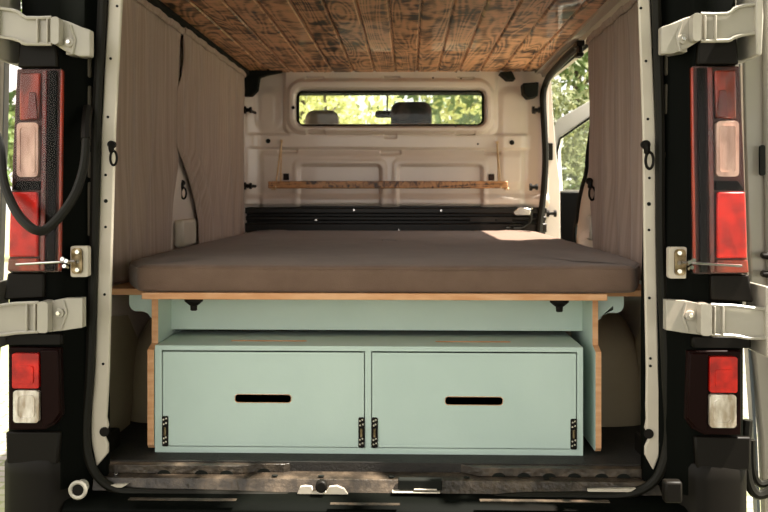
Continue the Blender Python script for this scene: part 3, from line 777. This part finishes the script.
# ------------------------------------------------------------------ black rear corners
def xo(z):    # outer lean of the corner: wider towards the ground
    t = (EYE+.31-z); return -.055*max(0, min(t, .60))
NAMES = (('trim_14', 'black left rear corner of the van body'), ('trim_15', 'black right rear corner of the van body'))
def corner(side):
    MC[0] = -.0815
    rings = []
    for k in range(22):
        z = .52+(ZC+.12-.52)*k/21
        ox = xo(z); MC[0] = -.0815-.0072*max(0, min(1, (1.55-z)/.6))
        prof = [(-.955+ox, 2.42), (-.957+ox, 2.18), (-.952+ox, 2.145), (-.938+ox, 2.130), (-.90+ox*.9, 2.124), (-.850+ox*.25, 2.124), (-.842, 2.130), (-.795, 2.205), (-.765, 2.212), (-.765, 2.24), (-.88, 2.26), (-.90, 2.42)]
        rings.append([(mx(x, side), y, z) for x, y in prof])
    b = MB(); b.loft(rings)
    o = struct(b.build(NAMES[side][0], 'black_body', angle=50), NAMES[side][1])
    for poly in ([(19,38),(56,38),(57.5,67.5),(17,67.5)], [(7,273),(44,273),(44,298),(3,300)], [(5,334),(62,334),(62,345),(5,345)], [(5,432),(60,432),(58,464),(6,464)]):
        s = MB(); s.plate(ppoly(poly, 2.112, side), (), 2.112, 2.13); s.build('end_cap', 'black_plastic', o, bevel=.005)
    for (y0, y1, w) in ((55,78,84), (86,116,84), (152,178,84), (182,236,84)):
        s = MB(); p, q = P(83,y0,2.2), P(92,y1,2.2); xs_ = sorted((mx(p.x, side), mx(q.x, side))); s.box(xs_[0], xs_[1], 2.190, 2.21, q.z, p.z); s.build('cover_plate', 'cover', o, bevel=.004)
    return o
for s_ in (0, 1): corner(s_)

# bumper
MC[0] = -.0887
bu = empty('rear_bumper', 'black plastic rear bumper below the open doors', 'bumper', (CEN, 2.1, .5))
b = MB()
rings = []
for px_, fy, th in ((-.99, 2.30, 0), (-.985, 2.15, 0), (-.965, 2.085, 0), (-.93, 2.07, 0), (-.865, 2.07, 0), (-.85, 2.085, 0)):
    pass
for side in (0, 1):
    pf = [(-.995, 2.40), (-.995, 2.16), (-.988, 2.13), (-.965, 2.112), (-.90, 2.108), (-.872, 2.108), (-.858, 2.114), (-.80, 2.20), (-.79, 2.40)]
    rr_ = []
    for z, gx in ((.42, 0), (.56, 0), (PZ(470, 2.09), 0), (PZ(465.5, 2.09), -.006), (PZ(464, 2.09), -.014)):
        rr_.append([(mx(x-gx if x < -.9 else x+gx*.3, side), y-gx*.8 if y < 2.3 else y, z) for x, y in pf])
    b = MB(); b.loft(rr_); b.build('corner_cap', 'black_plastic', bu, bevel=.003)
b = MB(); zt = PZ(500, 2.15)
b.plate([(2.12, .40), (2.12, zt-.02), (2.135, zt-.006), (2.16, zt), (2.205, zt+.004), (2.205, .40)], (), -.843, .70, axis='X'); b.build('centre_cover', 'black_body', bu, bevel=.003)
for k_ in ((128,499.6,236,501.2), (330,504.5,400,505.6), (480,501,610,503)):
    b = MB(); b.pbox(k_[:2], k_[2:], 2.11, 2.125); b.build('rail', 'sill', bu)
# ring and block at the lower corners
b = MB(); p = P(78, 490, 2.10); b.tube([p+Vector((.0185*cos(a), 0, .0185*sin(a))) for a in [2*pi*k/20 for k in range(20)]], .0048, closed=True, smooth=1); b.disc(p+Vector((0,.002,0)), .016, .03)
gr = b.build('ring_grommet', 'hinge_white'); tag(gr, 'white ring grommet at the lower left corner of the opening', 'grommet')
s = MB(); s.disc(p+Vector((0,-.002,0)), .0135, .01); s.build('core', 'black_plastic', gr)
b = MB(); b.pbox((665,482), (683,504), 2.075, 2.106); tag(b.build('rubber_block', 'black_plastic', bevel=.006), 'square black rubber block at the lower right corner of the opening', 'rubber block')

# ------------------------------------------------------------------ tail lights (left is traced, right is its mirror)
def lamp_poly(pts, d, side): return ppoly(pts, d, side)
def tail(side):
    MC[0] = -.0815
    lab = 'left of the opening' if not side else 'right of the opening'
    p = P(36, 272, 2.12)
    e = empty('tail_light', 'tall red tail light with clear middle pane, %s' % lab, 'tail light', (mx(p.x, side), 2.12, p.z), 'tall rear lights')
    b = MB(); b.plate(ppoly([(17,69),(62,69),(61,150),(60,272),(9,272),(10,230),(13,150)], 2.112, side), (), 2.112, 2.125); b.build('housing', 'lamp_back', e, bevel=.002)
    b = MB(); b.plate(ppoly([(20,73),(40,73),(39,112),(38,120),(19,120),(19,95)], 2.100, side), (), 2.100, 2.112); b.build('amber_chamber', 'amber', e, bevel=.004)
    b = MB(); b.plate(ppoly([(29,92),(35,92),(37,119),(27,119)], 2.094, side), (), 2.094, 2.100); b.build('bulb_holder', 'red_dark', e, bevel=.002)
    b = MB(); b.plate(prr((16.5,122.5), (38,177), 2.096, .010, side), (), 2.096, 2.112); rf = b.build('pale_reflector', 'pink', e, bevel=.003)
    b = MB(); ringwall(b, prr((19.5,127), (35,173), 2.0945, .006, side), .0016, 2.0935, 2.096, 'Y'); b.build('rim', 'pink', rf)
    b = MB(); b.plate(ppoly([(10.5,192),(36,192),(37,194),(37,257),(8.5,257),(9,230)], 2.095, side), (), 2.095, 2.112); b.build('red_reflector', 'red', e, bevel=.004)
    b = MB(); b.plate(ppoly([(8,258.5),(37,258.5),(40,271),(7,271)], 2.096, side), (), 2.096, 2.112); b.build('lower_reflector', 'amber', e, bevel=.003)
    for x0, x1, mt in ((41,46,'red_dark'), (48,55,'black_body'), (59.3,61.6,'amber')):
        b = MB(); b.plate(ppoly([(x0+1,70),(x1+1,70),(x1,150),(x1-1.5,271),(x0-1.5,271),(x0,150)], 2.100, side), (), 2.100, 2.112); b.build('light_guide' if mt != 'black_body' else 'divider', mt, e, bevel=.002)
    b = MB(); b.plate(ppoly([(17,181),(39,181),(39,190),(11,190)], 2.098, side), (), 2.098, 2.112); b.build('divider', 'black_body', e, bevel=.002)
    # clear outer lens: a thin shell bent round the outer edge
    rings = []
    for y_, xl_ in ((68.5,15.8), (110,14.5), (150,12.2), (200,10), (240,8), (272.5,6.5)):
        q = [P(62, y_, 2.090), P(56, y_, 2.084), P(38, y_, 2.082), P(xl_+5, y_, 2.083), P(xl_+1, y_, 2.088), P(xl_, y_, 2.110), P(xl_-1, y_, 2.140)]
        rings.append([(mx(k.x, side), k.y, k.z) for k in q])
    b = MB(); b.loft(rings, cap=False, closed=False); o = b.build('lens', 'lens', e, smooth=False); q = o.modifiers.new('S', 'SOLIDIFY'); q.thickness = .002
    # lower lamp
    MC[0] = -.0887
    p = P(36, 430, 2.12)
    e = empty('reversing_light', 'small light with red upper and clear lower half, %s' % lab, 'rear light', (mx(p.x, side), 2.12, p.z), 'lower rear lights')
    b = MB(); b.plate(ppoly([(9,347),(60,348),(62,415),(56,424),(44,430),(9,430)], 2.106, side), (), 2.106, 2.125); b.build('housing', 'red_black', e, bevel=.003)
    b = MB(); b.plate(prr((12,353.5), (38.5,388.5), 2.092, .005, side), (), 2.092, 2.106); f = b.build('red_reflector', 'red', e, bevel=.003)
    b = MB(); b.plate(prr((16,366), (33,384), 2.089, .007, side), (), 2.089, 2.092); b.build('facet', 'red', f, bevel=.002)
    b = MB(); b.plate(prr((13,390.5), (38.5,423), 2.092, .008, side), (), 2.092, 2.106); f = b.build('clear_reflector', 'clear', e, bevel=.003)
    b = MB(); ringwall(b, prr((17,395), (34.5,418.5), 2.09, .012, side), .0016, 2.089, 2.092, 'Y'); b.build('rim', 'clear', f)
    b = MB(); b.plate(ppoly([(40,350),(58,350),(60,413),(54,422),(42,427)], 2.096, side), (), 2.096, 2.106); b.build('dark_pane', 'red_black', e, bevel=.003)
for s_ in (0, 1): tail(s_)

# ------------------------------------------------------------------ rear doors with hinges (right is traced, left is its mirror)
def rear_door(side, name, label):
    MC[0] = -.106
    sd = 1-side          # traced on the right: mirror when it is the left door
    mir = (side == 0)
    b = MB(); dd = 2.30
    top, bot = -95, 520
    edge = [(741,-95),(743,60),(745,150),(748,250),(754,350),(762,440),(766,530)]
    outer = [(1010,530),(1010,-95)]
    b.plate(ppoly(edge+outer, dd, mir), (), dd, dd+.035)
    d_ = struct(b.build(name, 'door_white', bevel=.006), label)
    b = MB(); b.plate(ppoly([(759,-95),(761,60),(762,150),(764,250),(768,350),(774,440),(778,530)]+[(1000,530),(1000,-95)], dd, mir), (), dd-.02, dd); b.build('inner_panel', 'door_white', d_, bevel=.010)
    b = MB(); b.plate(ppoly([(735,-95),(738,60),(740,150),(743,250),(747,350),(753,440),(757,530),(760,530),(756,440),(750.5,350),(746.5,250),(744,150),(742,60),(739,-95)], dd+.03, mir), (), dd+.022, dd+.05); b.build('reflection_lip', 'blue_grey', d_)  # bluish strip paints in the reflection along the door edge
    b = MB(); b.plate(prr((760,145), (765.5,175.5), dd-.026, .006, mir), (), dd-.026, dd-.018); b.build('slot', 'black_matt', d_, bevel=.003)
    for py_ in (256, 274.5):
        b = MB(); p = P(762, py_, dd-.04); q = P(776, py_, dd-.04); b.tube([(mx(p.x, mir), p.y, p.z), (mx(q.x, mir), q.y, q.z)], .007, smooth=1); b.disc((mx(P(768,py_,dd-.04).x, mir), dd-.04, p.z), .009, .03); b.build('buffer', 'black_plastic', d_, bevel=.002)
    for kind in (0, 1):
        MC[0] = -.083 if kind == 0 else -.087
        if kind == 0:
            plate = [(661,27),(670,24),(684,18),(694,15),(699,18),(699,41),(688,48),(672,54),(661,54)]; kn = ((693,13), (701.5,41))
            arm = [(701,14),(727,14),(734,9),(742,6),(756,4),(756,33),(742,35),(733,38),(728,40.5),(701,41)]
            top_ = [(701,14),(727,14),(734,9),(742,6),(756,4)]; bot_ = [(701,41),(728,40.5),(733,38),(742,35),(756,33)]
            fl = [(754.5,-30),(758,-30),(761,-2),(762,20),(760.5,54),(758.5,57),(755,55),(754.5,20)]; ribs = (705.5, 716); bolt = (683.5,39); chev = [(682,22),(677,37),(680,51)]
        else:
            plate = [(666,300),(685,300.5),(702,304),(702,335),(685,333),(666,330)]; kn = ((701,304), (712,336))
            arm = [(711,305),(735,306),(750,308),(765,309),(765,338),(748,338),(735,336),(711,334.5)]
            top_ = [(711,305),(735,306),(750,308),(765,309)]; bot_ = [(711,334.5),(735,336),(748,338),(765,338)]
            fl = [(764,286),(768,286),(770,300),(770,345),(768,357),(765,357)]; ribs = (715, 723.5); bolt = (690.5,315.5); chev = [(686,302.5),(682.5,315),(688,331)]
        b = MB(); b.plate(ppoly(plate, 2.10, mir), (), 2.10, 2.125)
        b.plate(ppoly(arm, 2.088, mir), (), 2.088, 2.10)
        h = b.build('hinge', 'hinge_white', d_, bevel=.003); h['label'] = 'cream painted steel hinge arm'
        p1 = [P(a, c_, 2.105) for a, c_ in plate]; 
        b = MB(); b.plate(prr(kn[0], kn[1], 2.07, .008, mir), (), 2.07, 2.115); b.build('knuckle', 'hinge_white', h, bevel=.005)
        b = MB()
        for ln in (top_, bot_): b.tube([(mx(k.x, mir), k.y, k.z) for k in [P(a, c_, 2.083) for a, c_ in ln]], .0045, seg=6, smooth=2)
        b.build('flange', 'hinge_white', h)
        for rx_ in ribs:
            b = MB(); y0, y1 = (15, 40) if kind == 0 else (306, 334)
            b.pbox((rx_-1, y0), (rx_+1.2, y1), 2.078, 2.09, mir); b.build('rib', 'hinge_white', h, bevel=.002)
        b = MB(); b.plate(ppoly(fl, 2.085, mir), (), 2.075, 2.20); b.build('door_flange', 'hinge_white', h, bevel=.003)
        q = P(*bolt, 2.092); b = MB(); b.disc((mx(q.x, mir), 2.092, q.z), .012, .01); bo = b.build('bolt', 'hinge_white', h, bevel=.002)
        b = MB(); b.disc((mx(q.x, mir), 2.086, q.z), .006, .008, seg=6); b.build('bolt_head', 'chrome', h, bevel=.001)
        b = MB(); b.tube([(mx(k.x, mir), k.y, k.z) for k in [P(a, c_, 2.098) for a, c_ in chev]], .0035, seg=6, smooth=1); b.build('ridge', 'hinge_white', h)
        # leg of the hinge that runs back to the body
        b = MB(); xa, xb = sorted((mx(P(678 if kind == 0 else 682, 30, 2.10).x, mir), mx(P(690 if kind == 0 else 694, 30, 2.10).x, mir)))
        zz = sorted((PZ(30 if kind == 0 else 302, 2.1), PZ(52 if kind == 0 else 329, 2.1))); b.box(xa, xb, 2.12, 2.21, zz[0], zz[1]); b.build('body_mount', 'hinge_white', h, bevel=.002)
rear_door(0, 'door_1', 'open left rear door'); rear_door(1, 'door_2', 'open right rear door')

# door stays
MC[0] = -.078
for side in (0, 1):
    lab = 'left' if not side else 'right'
    p = P(79, 262, 2.14)
    e = empty('door_stay', 'metal door check bracket with thin rod beside the %s tail light' % lab, 'door stay', (mx(p.x, side), 2.14, p.z), 'door stays')
    b = MB(); b.plate(prr((70.5,246), (88,277), 2.13, .006, side), (), 2.13, 2.15); b.build('plate', 'pillar_white', e, bevel=.002)
    b = MB(); b.plate(prr((71.5,248), (82,274), 2.124, .010, side), [prr((75.5,259.5), (79.5,263.5), 2.124, .003, side)], 2.122, 2.13); b.build('cover', 'brass', e, bevel=.003)
    for py_ in (252, 270):
        b = MB(); q = P(76.8, py_, 2.118); b.disc((mx(q.x, side), q.y, q.z), .006, .006); b.build('screw', 'chrome', e, bevel=.001)
    b = MB(); a, c_, d2 = P(74, 261, 2.105), P(60, 262, 2.072), P(16, 264.5, 2.068); b.tube([(mx(k.x, side), k.y, k.z) for k in (a, c_, d2)], .0032, smooth=1); b.build('rod', 'chrome', e)
    for (qx, qy) in ((62,259), (64,266), (66,261)):
        b = MB(); q = P(qx, qy, 2.078); q2 = P(qx+3, qy+1.5, 2.10); b.tube([(mx(q.x, side), q.y, q.z), (mx(q2.x, side), q2.y, q2.z)], .005, smooth=1); b.build('clip', 'chrome', e)
# cable boot on the left
b = MB(); pts = [P(a, c_, d) for a, c_, d in ((88,108,2.17), (86,125,2.13), (86,140,2.10), (84,165,2.07), (76,192,2.04), (62,214,2.02), (48,228,2.01), (40,231,2.0), (30,227,2.0), (17,213,2.02), (7,192,2.06), (2.5,172,2.10), (1,150,2.16), (-3,135,2.24))]
b.tube(pts, lambda t: .0112-.002*abs(t-.5), smooth=5, seg=10)
cb = tag(b.build('cable_hose', 'rubber'), 'thick black rubber cable hose looping across the left tail light', 'hose')
s = MB(); s.tube(pts[:3], .0125, smooth=2); s.build('collar', 'black_plastic', cb)
# ribbed hose bottom right
b = MB(); b.tube([P(a, c_, 2.16) for a, c_ in ((748,420), (746,450), (748,480), (756,494), (768,492), (785,478))], .012, smooth=5); b.tube([P(a, c_, 2.18) for a, c_ in ((752,440), (753,470), (760,484), (775,480))], .009, smooth=5)
tag(b.build('door_hose', 'rubber'), 'grey-black hoses hanging at the bottom of the right rear door', 'hose')

# ------------------------------------------------------------------ trees
def tree(name, label, x, y, h, rad, m, seed, nleaf=5000, trunk=.12, base=.25, leaf=.12, group=None):
    rnd = random.Random(seed)
    e = empty(name, label, 'tree' if name != 'shrub' else 'shrub', (x, y, 0), group)
    b = MB(); b.tube([(x, y, 0), (x+.1, y, h*.35), (x-.05, y+.05, h*.8)], lambda t: trunk*(1-.7*t), smooth=3)
    for k in range(5):
        a = rnd.random()*6.28; z = h*(.3+.1*k); b.tube([(x, y, z), (x+cos(a)*rad*.5, y+sin(a)*rad*.5, z+h*.15)], lambda t: trunk*.4*(1-.7*t), smooth=1)
    b.build('trunk', 'bark', e)
    cl = []
    for k in range(26):
        u = rnd.random(); a = rnd.random()*6.28; rr_ = rad*sqrt(rnd.random())*.8
        z = h*(base+(1-base)*u); w = 1-abs(u-.45)**1.5*.9
        cl.append((x+cos(a)*rr_*w, y+sin(a)*rr_*w, z, rad*(.28+.2*rnd.random())))
    b = MB(); vs = []; fs = []
    for k in range(nleaf):
        c_ = cl[k % len(cl)]
        d = Vector((rnd.gauss(0,1), rnd.gauss(0,1), rnd.gauss(0,1))).normalized()*c_[3]*rnd.uniform(.6,1.05)
        p = Vector(c_[:3])+d
        u = Vector((rnd.gauss(0,1), rnd.gauss(0,1), rnd.gauss(0,1))).normalized(); v = u.orthogonal().normalized()*leaf*.3; u = u*leaf*rnd.uniform(.6,1.2)
        n = u.cross(v).normalized()*leaf*.1
        o = len(vs); vs += [p-u*.5, p+v+n, p+u*.5, p-v+n]; fs.append((o, o+1, o+2, o+3))
    b.add(vs, fs); b.build('foliage', m, e, smooth=False)
def tx(px_, d): return PX(px_, d)
tree('tree', 'leafy green tree high in the side door opening', tx(572,13), 13, 6.5, 2.0, 'leaf_a', 1, 9000, leaf=.2)
tree('shrub', 'olive green bush seen through the open passenger door glass', tx(590,9.5), 9.5, 2.4, 1.3, 'leaf_d', 2, 6000, trunk=.05, base=.1, leaf=.1)
tree('tree', 'dark green tree far behind the side door opening', tx(720,27), 27, 10, 4, 'leaf_c', 3, 9000, leaf=.3)
tree('shrub', 'bright yellow-green bush at left in the bulkhead window', tx(325,15), 15, 4.2, 1.5, 'leaf_b', 4, 3800, trunk=.06, base=.1, leaf=.18, group='bushes beyond the windscreen')
tree('shrub', 'yellow-green bush at right in the bulkhead window', tx(460,18.6), 18.6, 4.8, 1.5, 'leaf_b', 5, 3800, trunk=.06, base=.1, leaf=.18, group='bushes beyond the windscreen')
tree('tree', 'tall green tree right of centre in the bulkhead window', tx(450,23), 23, 9, 2.7, 'leaf_a', 6, 4000, leaf=.3)
tree('tree', 'broad tree left of centre in the bulkhead window', tx(300,24), 24, 9, 2.7, 'leaf_b', 8, 4000, leaf=.3)
tree('tree', 'green tree at the far left edge beside the open door', tx(-10,16), 16, 8, 2.3, 'leaf_a', 9, 8000, leaf=.25)

tree('added_shade_tree', 'added unseen leafy tree behind the camera to shade the rear of the van', 2.5, -1.7, 6.4, 4.3, 'leaf_c', 21, nleaf=34000, trunk=.16, base=.58, leaf=.38)  # added out-of-view crown, placed to keep the sun off the van rear

# ------------------------------------------------------------------ light
W = bpy.data.worlds.new('World'); S.world = W; W.use_nodes = True
t = W.node_tree; bg = t.nodes['Background']
bg.inputs['Color'].default_value = (1.0, .962, .90, 1); bg.inputs['Strength'].default_value = 1.45
su = bpy.data.lights.new('sun', 'SUN'); su.energy = 16.0; su.angle = R(1.0); su.color = (1, .93, .82)
so = bpy.data.objects.new('sun', su); COL.objects.link(so)
so.rotation_euler = Vector((-.50, .06, -1.0)).to_track_quat('-Z', 'Y').to_euler()

# ------------------------------------------------------------------ camera
cam = bpy.data.cameras.new('camera'); cam.sensor_width = 36; cam.lens = 880/768*36; cam.shift_y = -61/768
cam.dof.use_dof = True; cam.dof.focus_distance = 2.35; cam.dof.aperture_fstop = 7
co = bpy.data.objects.new('camera', cam); COL.objects.link(co)
co.location = (0, 0, EYE); co.rotation_euler = (R(90), 0, TH)
S.camera = co
S.view_settings.view_transform = 'Standard'; S.view_settings.look = 'None'; S.view_settings.gamma = 1
S.view_settings.use_curve_mapping = False
S.view_settings.exposure = 0.5
